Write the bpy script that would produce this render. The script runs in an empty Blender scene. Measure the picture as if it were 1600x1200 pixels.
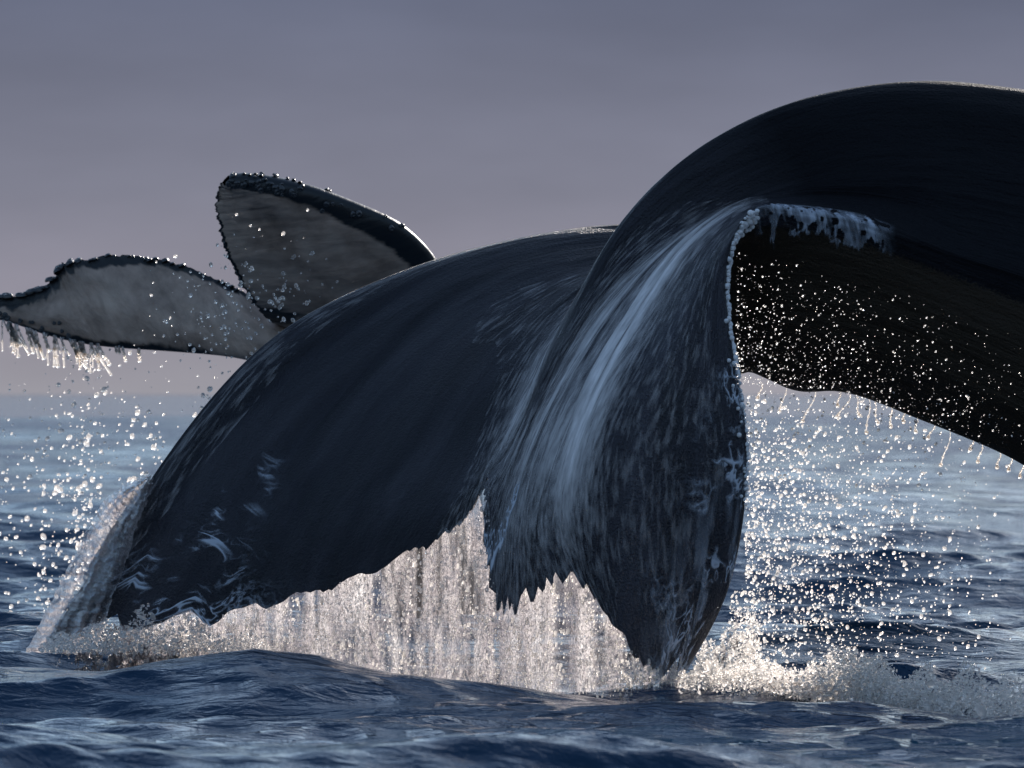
import bpy, math, random
import numpy as np
from mathutils import noise as mnoise

random.seed(7)
RNG = np.random.default_rng(7)
scene = bpy.context.scene
C = scene.collection

# ------------------------------------------------------------------ camera, sky, sun, exposure
CAM_H = 1.5          # camera height above the mean sea level (low boat deck)
FPX = 200.0 / 36.0 * 1600.0
HORIZON = 615.0
DIST = 30.0

cam_data = bpy.data.cameras.new("camera")
cam_data.lens = 200.0
cam_data.sensor_width = 36.0
cam_data.shift_y = 15.0 / 1600.0
cam_data.clip_start = 0.5
cam_data.clip_end = 30000.0
cam_data.dof.use_dof = True
cam_data.dof.focus_distance = 29.6
cam_data.dof.aperture_fstop = 5.6
cam = bpy.data.objects.new("camera", cam_data)
C.objects.link(cam)
cam.location = (0, 0, CAM_H)
cam.rotation_euler = (math.radians(90), 0, 0)
scene.camera = cam

SUN_EL = math.radians(25)
SUN_AZ = math.radians(27)      # clockwise from the view axis (+Y)

world = bpy.data.worlds.new("World")
scene.world = world
world.use_nodes = True
wn, wl = world.node_tree.nodes, world.node_tree.links
wn.clear()
w_out = wn.new('ShaderNodeOutputWorld')
w_mix = wn.new('ShaderNodeMixShader')
w_sky = wn.new('ShaderNodeTexSky')
w_sky.sky_type = 'NISHITA'
w_sky.sun_disc = False
w_sky.sun_elevation = SUN_EL
w_sky.sun_rotation = SUN_AZ
w_sky.air_density = 1.3
w_sky.ozone_density = 2.5
w_sky.dust_density = 0.6
w_bg = wn.new('ShaderNodeBackground')
w_bg.inputs[1].default_value = 0.135
w_cloud = wn.new('ShaderNodeBackground')
w_cloud.inputs[1].default_value = 0.70
w_geo = wn.new('ShaderNodeTexCoord')
w_sep = wn.new('ShaderNodeSeparateXYZ')
w_ramp = wn.new('ShaderNodeValToRGB')       # grey bank of cloud low in the sky, paler at the horizon
els = w_ramp.color_ramp.elements
els[0].position = 0.0
els[0].color = (.310, .302, .338, 1)
els[1].position = 1.0
els[1].color = (.12, .135, .20, 1)
for p, c in ((.2, (.278, .264, .315, 1)), (.5, (.206, .210, .268, 1)), (.98, (.128, .143, .208, 1))):
    e = els.new(p)
    e.color = c
w_map = wn.new('ShaderNodeMapRange')
w_map.inputs[1].default_value = 0.0
w_map.inputs[2].default_value = 0.072
w_fac = wn.new('ShaderNodeMapRange')
w_fac.interpolation_type = 'SMOOTHSTEP'
w_fac.inputs[1].default_value = 0.10
w_fac.inputs[2].default_value = 0.28
wl.new(w_geo.outputs['Generated'], w_sep.inputs[0])
wl.new(w_sep.outputs[2], w_map.inputs[0])
wl.new(w_sep.outputs[2], w_fac.inputs[0])
wl.new(w_map.outputs[0], w_ramp.inputs[0])
w_n = wn.new('ShaderNodeTexNoise')
w_n.inputs['Scale'].default_value = 14.0
w_n.inputs['Detail'].default_value = 4.0
w_nm = wn.new('ShaderNodeMapping')
w_nm.inputs['Scale'].default_value = (1, 1, 3.5)
wl.new(w_geo.outputs['Generated'], w_nm.inputs[0])
wl.new(w_nm.outputs[0], w_n.inputs[0])
w_nr = wn.new('ShaderNodeMapRange')
w_nr.inputs[1].default_value = .25
w_nr.inputs[2].default_value = .75
w_nr.inputs[3].default_value = .88
w_nr.inputs[4].default_value = 1.12
wl.new(w_n.outputs[0], w_nr.inputs[0])
w_vm = wn.new('ShaderNodeVectorMath')
w_vm.operation = 'SCALE'
wl.new(w_ramp.outputs[0], w_vm.inputs[0])
wl.new(w_nr.outputs[0], w_vm.inputs['Scale'])
wl.new(w_vm.outputs[0], w_cloud.inputs[0])
wl.new(w_sky.outputs[0], w_bg.inputs[0])
wl.new(w_fac.outputs[0], w_mix.inputs[0])
wl.new(w_cloud.outputs[0], w_mix.inputs[1])
wl.new(w_bg.outputs[0], w_mix.inputs[2])
wl.new(w_mix.outputs[0], w_out.inputs[0])

sun_data = bpy.data.lights.new("sun", 'SUN')
sun_data.energy = 4.5
sun_data.angle = math.radians(0.5)
sun_data.color = (1.0, 0.92, 0.85)
sun = bpy.data.objects.new("sun", sun_data)
C.objects.link(sun)
sdir = np.array([math.sin(SUN_AZ) * math.cos(SUN_EL), math.cos(SUN_AZ) * math.cos(SUN_EL), math.sin(SUN_EL)])
from mathutils import Vector
sun.rotation_euler = Vector(sdir).to_track_quat('Z', 'Y').to_euler()
sun.location = Vector(sdir) * 100

scene.view_settings.view_transform = 'Standard'
scene.view_settings.look = 'None'
scene.view_settings.exposure = 0.6
scene.view_settings.gamma = 1.0
scene.view_settings.use_curve_mapping = False
scene.render.engine = 'CYCLES'
cy = scene.cycles
cy.max_bounces = 8
cy.diffuse_bounces = 2
cy.glossy_bounces = 4
cy.transmission_bounces = 8
cy.sample_clamp_indirect = 40.0
cy.use_denoising = True
try:
    cy.denoiser = 'OPENIMAGEDENOISE'
    cy.denoising_prefilter = 'ACCURATE'
except Exception:
    pass


# ------------------------------------------------------------------ helpers
def at(px, py, d=0.0):
    """a point of the photograph (1600 x 1200) set out at DIST + d metres"""
    y = DIST + d
    return np.array([(px - 800.0) / FPX * y, y, CAM_H + (HORIZON - py) / FPX * y])


def ats(p):
    p = np.asarray(p, float)
    y = DIST + p[..., 2]
    return np.stack([(p[..., 0] - 800.0) / FPX * y, y, CAM_H + (HORIZON - p[..., 1]) / FPX * y], -1)


def spline(ts, P, tq, periodic=False):
    """natural (or periodic) cubic spline through P (n, ...) at knots ts"""
    P = np.asarray(P, float)
    n = len(ts)
    if periodic:
        k = 4
        per = ts[-1] - ts[0]
        ts2 = np.concatenate([ts[-1 - k:-1] - per, ts, ts[1:1 + k] + per])
        P2 = np.concatenate([P[-1 - k:-1], P, P[1:1 + k]])
        return spline(ts2, P2, tq)
    h = np.diff(ts)
    A = np.zeros((n, n))
    R = np.zeros((n,) + P.shape[1:])
    A[0, 0] = A[-1, -1] = 1
    for i in range(1, n - 1):
        A[i, i - 1], A[i, i], A[i, i + 1] = h[i - 1], 2 * (h[i - 1] + h[i]), h[i]
        R[i] = 6 * ((P[i + 1] - P[i]) / h[i] - (P[i] - P[i - 1]) / h[i - 1])
    M = np.linalg.solve(A, R.reshape(n, -1)).reshape(R.shape)
    j = np.clip(np.searchsorted(ts, tq, side='right') - 1, 0, n - 2)
    sh = (-1,) + (1,) * (P.ndim - 1)
    hj = h[j].reshape(sh)
    a = (ts[j + 1].reshape(sh) - tq.reshape(sh)) / hj
    b = 1 - a
    return a * P[j] + b * P[j + 1] + ((a ** 3 - a) * M[j] + (b ** 3 - b) * M[j + 1]) * hj ** 2 / 6


def link_mesh(name, verts, faces, mat, uv=None, attrs=None, smooth=True, parent=None):
    me = bpy.data.meshes.new(name)
    verts = np.ascontiguousarray(verts, np.float32)
    faces = np.ascontiguousarray(faces, np.int32)
    nf, k = faces.shape
    me.vertices.add(len(verts))
    me.vertices.foreach_set('co', verts.ravel())
    me.loops.add(nf * k)
    me.loops.foreach_set('vertex_index', faces.ravel())
    me.polygons.add(nf)
    me.polygons.foreach_set('loop_start', np.arange(0, nf * k, k, dtype=np.int32))
    me.polygons.foreach_set('loop_total', np.full(nf, k, np.int32))
    if smooth:
        me.polygons.foreach_set('use_smooth', np.ones(nf, bool))
    if uv is not None:
        l = me.uv_layers.new(name='UVMap')
        l.data.foreach_set('uv', np.asarray(uv, np.float32)[faces.ravel()].ravel())
    for an, av in (attrs or {}).items():
        a = me.attributes.new(an, 'FLOAT', 'POINT')
        a.data.foreach_set('value', np.asarray(av, np.float32).ravel())
    me.update(calc_edges=True)
    me.validate()
    me.materials.append(mat)
    o = bpy.data.objects.new(name, me)
    C.objects.link(o)
    if parent:
        o.parent = parent
    return o


def grid_faces(nk, nu, closed=False):
    i, j = np.meshgrid(np.arange(nk - 1), np.arange(nu if closed else nu - 1), indexing='ij')
    j2 = (j + 1) % nu
    return np.stack([i * nu + j, i * nu + j2, (i + 1) * nu + j2, (i + 1) * nu + j], -1).reshape(-1, 4)


def tag(o, label=None, cat=None, group=None, kind=None):
    if label:
        o['label'] = label
    if cat:
        o['category'] = cat
    if group:
        o['group'] = group
    if kind:
        o['kind'] = kind
    return o


def vnoise(x, y, seed=0):
    """smooth 2-D value noise in numpy, -1..1"""
    x = np.asarray(x, float) + seed * 17.31
    y = np.asarray(y, float) + seed * 9.77
    xi, yi = np.floor(x).astype(np.int64), np.floor(y).astype(np.int64)
    fx, fy = x - xi, y - yi
    fx, fy = fx * fx * fx * (fx * (fx * 6 - 15) + 10), fy * fy * fy * (fy * (fy * 6 - 15) + 10)

    def hsh(a, b):
        n = (a * 374761393 + b * 668265263 + seed * 1274126177) & 0x7fffffff
        n = ((n ^ (n >> 13)) * 1274126177) & 0x7fffffff
        n = n ^ (n >> 16)
        return (n & 0xffff) / 32767.5 - 1.0
    a = hsh(xi, yi) * (1 - fx) + hsh(xi + 1, yi) * fx
    b = hsh(xi, yi + 1) * (1 - fx) + hsh(xi + 1, yi + 1) * fx
    return a * (1 - fy) + b * fy


def fbm(x, y, seed=0, octs=4, gain=.5):
    s, a, t = 0, 1, 0
    for o in range(octs):
        s = s + a * vnoise(x * 2 ** o, y * 2 ** o, seed + o * 3)
        t += a
        a *= gain
    return s / t


def icosphere(sub):
    t = (1 + 5 ** .5) / 2
    v = [(-1, t, 0), (1, t, 0), (-1, -t, 0), (1, -t, 0), (0, -1, t), (0, 1, t), (0, -1, -t), (0, 1, -t), (t, 0, -1), (t, 0, 1), (-t, 0, -1), (-t, 0, 1)]
    f = [(0, 11, 5), (0, 5, 1), (0, 1, 7), (0, 7, 10), (0, 10, 11), (1, 5, 9), (5, 11, 4), (11, 10, 2), (10, 7, 6), (7, 1, 8), (3, 9, 4), (3, 4, 2), (3, 2, 6), (3, 6, 8), (3, 8, 9), (4, 9, 5), (2, 4, 11), (6, 2, 10), (8, 6, 7), (9, 8, 1)]
    v = [np.array(p) / np.linalg.norm(p) for p in v]
    for _ in range(sub):
        cache, nf = {}, []

        def mid(a, b):
            k = (min(a, b), max(a, b))
            if k not in cache:
                m = v[a] + v[b]
                v.append(m / np.linalg.norm(m))
                cache[k] = len(v) - 1
            return cache[k]
        for a, b, c in f:
            ab, bc, ca = mid(a, b), mid(b, c), mid(c, a)
            nf += [(a, ab, ca), (b, bc, ab), (c, ca, bc), (ab, bc, ca)]
        f = nf
    return np.array(v), np.array(f)


ICO0 = icosphere(0)
ICO1 = icosphere(1)
ICO2 = icosphere(2)


def blobs(pos, rad, ico=ICO1, stretch=None):
    """many drops as one vertex and face array; STRETCH: (n,3) vector added along each drop's own axis"""
    V, F = ico
    pos, rad = np.asarray(pos, float), np.asarray(rad, float)
    n = len(pos)
    vv = V[None] * rad[:, None, None]
    if stretch is not None:
        st = np.asarray(stretch, float)
        ln = np.linalg.norm(st, axis=1)[:, None]
        ax = st / np.maximum(ln, 1e-9)
        proj = np.einsum('vk,nk->nv', V, ax)
        vv = vv + proj[..., None] * st[:, None, :]
    vv = vv + pos[:, None]
    ff = F[None] + (np.arange(n) * len(V))[:, None, None]
    return vv.reshape(-1, 3), ff.reshape(-1, 3)


def merge(parts):
    V, F, off = [], [], 0
    for v, f in parts:
        V.append(v)
        F.append(f + off)
        off += len(v)
    return np.concatenate(V), np.concatenate(F)


def tube(P, R, nseg=6):
    P, R = np.asarray(P, float), np.asarray(R, float)
    T = np.gradient(P, axis=0)
    T /= np.linalg.norm(T, axis=1)[:, None] + 1e-9
    ref = np.array([0, 1.0, 0.05])
    A = np.cross(T, ref)
    A /= np.linalg.norm(A, axis=1)[:, None] + 1e-9
    B = np.cross(T, A)
    an = np.linspace(0, 2 * np.pi, nseg, endpoint=False)
    v = P[:, None] + R[:, None, None] * (np.cos(an)[None, :, None] * A[:, None] + np.sin(an)[None, :, None] * B[:, None])
    q = grid_faces(len(P), nseg, True)
    f = np.concatenate([q[:, [0, 1, 2]], q[:, [0, 2, 3]]])
    return v.reshape(-1, 3), f


# ------------------------------------------------------------------ materials
def new_mat(name):
    m = bpy.data.materials.new(name)
    m.use_nodes = True
    nt = m.node_tree
    nt.nodes.clear()
    out = nt.nodes.new('ShaderNodeOutputMaterial')
    return m, nt.nodes, nt.links, out


def nd(N, typ, **kw):
    n = N.new(typ)
    for k, v in kw.items():
        if k.startswith('i_'):
            key = k[2:]
            n.inputs[int(key) if key.isdigit() else key.replace('_', ' ')].default_value = v
        else:
            setattr(n, k, v)
    return n


def ramp(N, stops):
    r = N.new('ShaderNodeValToRGB')
    e = r.color_ramp.elements
    e[0].position, e[0].color = stops[0]
    e[1].position, e[1].color = stops[-1]
    for p, c in stops[1:-1]:
        x = e.new(p)
        x.color = c
    return r


def g4(v):
    return (v, v, v, 1)


def whale_skin():
    m, N, L, out = new_mat('whale_skin')
    uv = nd(N, 'ShaderNodeUVMap')
    b = nd(N, 'ShaderNodeBsdfPrincipled')
    # streaks of water running along the flow lines of the tail
    mp = nd(N, 'ShaderNodeMapping')
    mp.inputs['Scale'].default_value = (20, 2.6, 1)
    n1 = nd(N, 'ShaderNodeTexNoise', i_Scale=1.0, i_Detail=7.0, i_Roughness=.66, i_Distortion=.7)
    L.new(uv.outputs[0], mp.inputs[0])
    L.new(mp.outputs[0], n1.inputs[0])
    mp2 = nd(N, 'ShaderNodeMapping')
    mp2.inputs['Scale'].default_value = (120, 26, 1)
    n2 = nd(N, 'ShaderNodeTexNoise', i_Scale=1.0, i_Detail=4.0, i_Roughness=.6)
    L.new(uv.outputs[0], mp2.inputs[0])
    L.new(mp2.outputs[0], n2.inputs[0])
    tc = nd(N, 'ShaderNodeTexCoord')
    n3 = nd(N, 'ShaderNodeTexNoise', i_Scale=75.0, i_Detail=3.0, i_Roughness=.65)
    L.new(tc.outputs['Object'], n3.inputs[0])
    # base colour: near black, slate streaks that paint sky sheen onto the flukes
    r = ramp(N, [(.34, (.008, .007, .011, 1)), (.5, (.017, .0155, .023, 1)), (.68, (.044, .041, .052, 1))])
    L.new(n1.outputs[0], r.inputs[0])
    sk = nd(N, 'ShaderNodeAttribute', attribute_name='streak')
    be = nd(N, 'ShaderNodeAttribute', attribute_name='belly')
    mxs = nd(N, 'ShaderNodeMix', data_type='RGBA')
    mxs.inputs[6].default_value = (.0045, .0045, .0065, 1)
    L.new(sk.outputs['Fac'], mxs.inputs[0])
    L.new(r.outputs[0], mxs.inputs[7])
    mxb = nd(N, 'ShaderNodeMix', data_type='RGBA')
    kb = nd(N, 'ShaderNodeMath', operation='MULTIPLY_ADD', i_1=.8, i_2=-.4)
    L.new(n3.outputs[0], kb.inputs[0])
    ab = nd(N, 'ShaderNodeMath', operation='ADD')
    L.new(kb.outputs[0], ab.inputs[0])
    L.new(be.outputs['Fac'], ab.inputs[1])
    mrb = nd(N, 'ShaderNodeMapRange', i_1=.4, i_2=.6)
    L.new(ab.outputs[0], mrb.inputs[0])
    L.new(mrb.outputs[0], mxb.inputs[0])
    L.new(mxs.outputs[2], mxb.inputs[6])
    mxb.inputs[7].default_value = (.034, .024, .016, 1)
    L.new(mxb.outputs[2], b.inputs['Base Color'])
    rr = ramp(N, [(.3, g4(.36)), (.7, g4(.24))])
    L.new(n1.outputs[0], rr.inputs[0])
    rm = nd(N, 'ShaderNodeMix', data_type='FLOAT')
    rm.inputs[2].default_value = .55
    L.new(sk.outputs['Fac'], rm.inputs[0])
    L.new(rr.outputs[0], rm.inputs[3])
    L.new(rm.outputs[0], b.inputs['Roughness'])
    sl = nd(N, 'ShaderNodeMath', operation='MULTIPLY_ADD', i_1=.45, i_2=.2)
    L.new(sk.outputs['Fac'], sl.inputs[0])
    L.new(sl.outputs[0], b.inputs['Specular IOR Level'])
    b.inputs['IOR'].default_value = 1.33
    cw = nd(N, 'ShaderNodeMath', operation='MULTIPLY', i_1=.12)
    L.new(sk.outputs['Fac'], cw.inputs[0])
    L.new(cw.outputs[0], b.inputs['Coat Weight'])
    b.inputs['Coat Roughness'].default_value = .22
    b.inputs['Coat IOR'].default_value = 1.34
    # relief: fine stretched grain, folds, ripples of the water film
    a1 = nd(N, 'ShaderNodeMath', operation='MULTIPLY', i_1=.014)
    a2 = nd(N, 'ShaderNodeMath', operation='MULTIPLY', i_1=.020)
    a3 = nd(N, 'ShaderNodeMath', operation='MULTIPLY', i_1=.015)
    L.new(n1.outputs[0], a1.inputs[0])
    L.new(n2.outputs[0], a2.inputs[0])
    L.new(n3.outputs[0], a3.inputs[0])
    s1 = nd(N, 'ShaderNodeMath', operation='ADD')
    s2 = nd(N, 'ShaderNodeMath', operation='ADD')
    a1s = nd(N, 'ShaderNodeMath', operation='MULTIPLY')
    L.new(a1.outputs[0], a1s.inputs[0])
    L.new(sk.outputs['Fac'], a1s.inputs[1])
    L.new(a1s.outputs[0], s1.inputs[0])
    L.new(a2.outputs[0], s1.inputs[1])
    L.new(s1.outputs[0], s2.inputs[0])
    L.new(a3.outputs[0], s2.inputs[1])
    bp = nd(N, 'ShaderNodeBump', i_Strength=.9, i_Distance=1.0)
    L.new(s2.outputs[0], bp.inputs['Height'])
    L.new(bp.outputs[0], b.inputs['Normal'])
    L.new(bp.outputs[0], b.inputs['Coat Normal'])
    L.new(b.outputs[0], out.inputs[0])
    return m


def pale_skin():
    """underside of the second tail: pale grey with near black borders"""
    m, N, L, out = new_mat('pale_fluke_skin')
    uv = nd(N, 'ShaderNodeUVMap')
    b = nd(N, 'ShaderNodeBsdfPrincipled')
    at_ = nd(N, 'ShaderNodeAttribute', attribute_name='dark')
    mp = nd(N, 'ShaderNodeMapping')
    mp.inputs['Scale'].default_value = (40, 3.0, 1)
    n1 = nd(N, 'ShaderNodeTexNoise', i_Scale=1.0, i_Detail=6.0, i_Roughness=.65, i_Distortion=.5)
    L.new(uv.outputs[0], mp.inputs[0])
    L.new(mp.outputs[0], n1.inputs[0])
    tc = nd(N, 'ShaderNodeTexCoord')
    n2 = nd(N, 'ShaderNodeTexNoise', i_Scale=3.2, i_Detail=7.0, i_Roughness=.62)
    L.new(tc.outputs['Object'], n2.inputs[0])
    r1 = ramp(N, [(.28, (.20, .135, .10, 1)), (.5, (.42, .30, .235, 1)), (.72, (.52, .39, .31, 1))])
    L.new(n2.outputs[0], r1.inputs[0])
    r0 = ramp(N, [(.3, g4(.45)), (.62, g4(1.0))])
    L.new(n1.outputs[0], r0.inputs[0])
    mm = nd(N, 'ShaderNodeMix', data_type='RGBA', blend_type='MULTIPLY')
    mm.inputs[0].default_value = .8
    L.new(r1.outputs[0], mm.inputs[6])
    L.new(r0.outputs[0], mm.inputs[7])
    # dark mask = attribute + noise
    k = nd(N, 'ShaderNodeMath', operation='MULTIPLY_ADD', i_1=.9, i_2=-.45)
    L.new(n1.outputs[0], k.inputs[0])
    s = nd(N, 'ShaderNodeMath', operation='ADD')
    L.new(k.outputs[0], s.inputs[0])
    L.new(at_.outputs['Fac'], s.inputs[1])
    mr = nd(N, 'ShaderNodeMapRange', interpolation_type='SMOOTHSTEP', i_1=.35, i_2=.62)
    L.new(s.outputs[0], mr.inputs[0])
    mx = nd(N, 'ShaderNodeMix', data_type='RGBA')
    L.new(mr.outputs[0], mx.inputs[0])
    L.new(mm.outputs[2], mx.inputs[6])
    mx.inputs[7].default_value = (.011, .012, .014, 1)
    L.new(mx.outputs[2], b.inputs['Base Color'])
    b.inputs['Roughness'].default_value = .38
    b.inputs['IOR'].default_value = 1.4
    bp = nd(N, 'ShaderNodeBump', i_Strength=.6, i_Distance=.02)
    L.new(n1.outputs[0], bp.inputs['Height'])
    L.new(bp.outputs[0], b.inputs['Normal'])
    L.new(b.outputs[0], out.inputs[0])
    return m


def barnacle_mat():
    m, N, L, out = new_mat('barnacle_shell')
    b = nd(N, 'ShaderNodeBsdfPrincipled')
    tc = nd(N, 'ShaderNodeTexCoord')
    n = nd(N, 'ShaderNodeTexNoise', i_Scale=60.0, i_Detail=3.0)
    L.new(tc.outputs['Object'], n.inputs[0])
    r = ramp(N, [(.35, (.014, .014, .016, 1)), (.7, (.06, .06, .065, 1))])
    L.new(n.outputs[0], r.inputs[0])
    L.new(r.outputs[0], b.inputs['Base Color'])
    b.inputs['Roughness'].default_value = .3
    L.new(b.outputs[0], out.inputs[0])
    return m


def sea_mat():
    m, N, L, out = new_mat('sea_water')
    b = nd(N, 'ShaderNodeBsdfPrincipled')
    b.inputs['Base Color'].default_value = (.003, .024, .056, 1)
    b.inputs['Roughness'].default_value = .04
    b.inputs['IOR'].default_value = 1.333
    tc = nd(N, 'ShaderNodeTexCoord')
    mp = nd(N, 'ShaderNodeMapping')
    mp.inputs['Scale'].default_value = (0.75, 1.9, 1.0)
    L.new(tc.outputs['Object'], mp.inputs[0])
    n1 = nd(N, 'ShaderNodeTexNoise', i_Scale=6.0, i_Detail=5.0, i_Roughness=.55, i_Distortion=.4)
    n2 = nd(N, 'ShaderNodeTexNoise', i_Scale=1.1, i_Detail=3.0, i_Roughness=.5)
    L.new(mp.outputs[0], n1.inputs[0])
    L.new(mp.outputs[0], n2.inputs[0])
    a = nd(N, 'ShaderNodeMath', operation='MULTIPLY_ADD', i_1=3.0)
    L.new(n2.outputs[0], a.inputs[0])
    L.new(n1.outputs[0], a.inputs[2])
    bp = nd(N, 'ShaderNodeBump', i_Strength=1.0, i_Distance=.036)
    L.new(a.outputs[0], bp.inputs['Height'])
    L.new(bp.outputs[0], b.inputs['Normal'])
    L.new(b.outputs[0], out.inputs[0])
    return m


def drop_mat(name, rough=.18, trans=.28):
    m, N, L, out = new_mat(name)
    g = nd(N, 'ShaderNodeBsdfGlass', i_IOR=1.333, i_Roughness=rough)
    g.inputs['Color'].default_value = (1, .97, .94, 1)
    t = nd(N, 'ShaderNodeBsdfTranslucent')
    t.inputs[0].default_value = (.93, .90, .87, 1)
    mx = nd(N, 'ShaderNodeMixShader', i_0=trans)
    L.new(g.outputs[0], mx.inputs[1])
    L.new(t.outputs[0], mx.inputs[2])
    L.new(mx.outputs[0], out.inputs[0])
    return m


def curtain_mat():
    """thin falling sheet of aerated water: lets sunlight through and scatters it"""
    m, N, L, out = new_mat('falling_water')
    uv = nd(N, 'ShaderNodeUVMap')
    t = nd(N, 'ShaderNodeBsdfTranslucent')
    gl = nd(N, 'ShaderNodeBsdfGlossy', i_Roughness=.12)
    tr = nd(N, 'ShaderNodeBsdfTransparent')
    tc = nd(N, 'ShaderNodeTexCoord')
    mp = nd(N, 'ShaderNodeMapping')
    mp.inputs['Scale'].default_value = (120, 120, 60)
    n1 = nd(N, 'ShaderNodeTexNoise', i_Scale=1.0, i_Detail=3.0, i_Roughness=.6, i_Distortion=.8)
    L.new(tc.outputs['Object'], mp.inputs[0])
    L.new(mp.outputs[0], n1.inputs[0])
    mp2 = nd(N, 'ShaderNodeMapping')
    mp2.inputs['Scale'].default_value = (11, 4, 1.6)
    n2 = nd(N, 'ShaderNodeTexNoise', i_Scale=1.0, i_Detail=4.0, i_Roughness=.6)
    L.new(tc.outputs['Object'], mp2.inputs[0])
    L.new(mp2.outputs[0], n2.inputs[0])
    r = ramp(N, [(.33, (.20, .18, .20, 1)), (.50, (.46, .42, .425, 1)), (.62, (.72, .68, .67, 1)), (.72, (.97, .94, .92, 1))])
    ad = nd(N, 'ShaderNodeMath', operation='MULTIPLY_ADD', i_1=.6)
    h = nd(N, 'ShaderNodeMath', operation='MULTIPLY', i_1=.4)
    L.new(n1.outputs[0], h.inputs[0])
    L.new(n2.outputs[0], ad.inputs[0])
    L.new(h.outputs[0], ad.inputs[2])
    L.new(ad.outputs[0], r.inputs[0])
    L.new(r.outputs[0], t.inputs[0])
    bp = nd(N, 'ShaderNodeBump', i_Strength=1.0, i_Distance=.012)
    L.new(n1.outputs[0], bp.inputs['Height'])
    L.new(bp.outputs[0], gl.inputs['Normal'])
    L.new(bp.outputs[0], t.inputs['Normal'])
    fr = nd(N, 'ShaderNodeFresnel', i_IOR=1.33)
    L.new(bp.outputs[0], fr.inputs['Normal'])
    mx = nd(N, 'ShaderNodeMixShader')
    L.new(fr.outputs[0], mx.inputs[0])
    L.new(t.outputs[0], mx.inputs[1])
    L.new(gl.outputs[0], mx.inputs[2])
    aa = nd(N, 'ShaderNodeAttribute', attribute_name='cover')
    mx2 = nd(N, 'ShaderNodeMixShader')
    L.new(aa.outputs['Fac'], mx2.inputs[0])
    L.new(tr.outputs[0], mx2.inputs[1])
    L.new(mx.outputs[0], mx2.inputs[2])
    L.new(mx2.outputs[0], out.inputs[0])
    return m


M_SKIN = whale_skin()
M_PALE = pale_skin()
M_BARN = barnacle_mat()
M_SEA = sea_mat()
M_DROP = drop_mat('water_drop')
M_FOAM = drop_mat('splash_water', .25, .6)
M_FALL = curtain_mat()


def sheen_mat():
    m, N, L, out = new_mat('water_film_sheen')
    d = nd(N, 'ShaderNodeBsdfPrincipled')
    d.inputs['Base Color'].default_value = (.76, .71, .70, 1)  # pale colour stands in for sky sheen on the wet skin
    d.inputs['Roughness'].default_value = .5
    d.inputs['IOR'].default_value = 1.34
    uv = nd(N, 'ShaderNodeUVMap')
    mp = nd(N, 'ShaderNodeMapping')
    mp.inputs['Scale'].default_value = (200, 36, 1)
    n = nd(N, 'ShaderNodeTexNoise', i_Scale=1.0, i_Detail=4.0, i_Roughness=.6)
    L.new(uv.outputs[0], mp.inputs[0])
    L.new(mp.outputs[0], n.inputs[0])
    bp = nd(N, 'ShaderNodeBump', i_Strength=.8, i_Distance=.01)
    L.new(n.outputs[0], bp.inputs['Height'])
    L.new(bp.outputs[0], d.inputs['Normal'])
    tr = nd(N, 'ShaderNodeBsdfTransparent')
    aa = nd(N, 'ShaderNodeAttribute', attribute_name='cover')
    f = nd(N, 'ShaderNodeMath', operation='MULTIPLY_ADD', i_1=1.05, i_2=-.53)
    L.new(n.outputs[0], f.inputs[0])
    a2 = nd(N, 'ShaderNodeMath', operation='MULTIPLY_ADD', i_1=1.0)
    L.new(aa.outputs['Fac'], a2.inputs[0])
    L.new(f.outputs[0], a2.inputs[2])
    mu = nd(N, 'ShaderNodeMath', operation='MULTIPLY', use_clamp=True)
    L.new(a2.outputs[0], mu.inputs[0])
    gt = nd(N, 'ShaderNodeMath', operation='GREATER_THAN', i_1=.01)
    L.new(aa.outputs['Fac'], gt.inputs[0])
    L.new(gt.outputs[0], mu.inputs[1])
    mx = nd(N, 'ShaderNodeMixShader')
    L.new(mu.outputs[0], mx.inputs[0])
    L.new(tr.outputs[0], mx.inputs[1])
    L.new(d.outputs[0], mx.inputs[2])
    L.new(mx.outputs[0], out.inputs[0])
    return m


M_SHEEN = sheen_mat()


def white_bead():
    m, N, L, out = new_mat('white_glint_water')
    d = nd(N, 'ShaderNodeBsdfPrincipled')
    d.inputs['Base Color'].default_value = (.92, .90, .90, 1)  # white stands in for sun glint; the tail stock shades these beads
    d.inputs['Roughness'].default_value = .15
    d.inputs['IOR'].default_value = 1.4
    t = nd(N, 'ShaderNodeBsdfTranslucent')
    t.inputs[0].default_value = (.95, .92, .90, 1)
    mx = nd(N, 'ShaderNodeMixShader', i_0=.35)
    L.new(d.outputs[0], mx.inputs[1])
    L.new(t.outputs[0], mx.inputs[2])
    L.new(mx.outputs[0], out.inputs[0])
    return m


M_WHITE = white_bead()


def thin_sheen():
    m, N, L, out = new_mat('thin_sheen_film')
    d = nd(N, 'ShaderNodeBsdfPrincipled')
    d.inputs['Base Color'].default_value = (.50, .53, .60, 1)  # pale blue colour stands in for sky reflected in the water
    d.inputs['Roughness'].default_value = .12
    d.inputs['IOR'].default_value = 1.34
    tr = nd(N, 'ShaderNodeBsdfTransparent')
    aa = nd(N, 'ShaderNodeAttribute', attribute_name='cover')
    mx = nd(N, 'ShaderNodeMixShader')
    L.new(aa.outputs['Fac'], mx.inputs[0])
    L.new(tr.outputs[0], mx.inputs[1])
    L.new(d.outputs[0], mx.inputs[2])
    L.new(mx.outputs[0], out.inputs[0])
    return m


M_THIN_SHEEN = thin_sheen()

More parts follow.
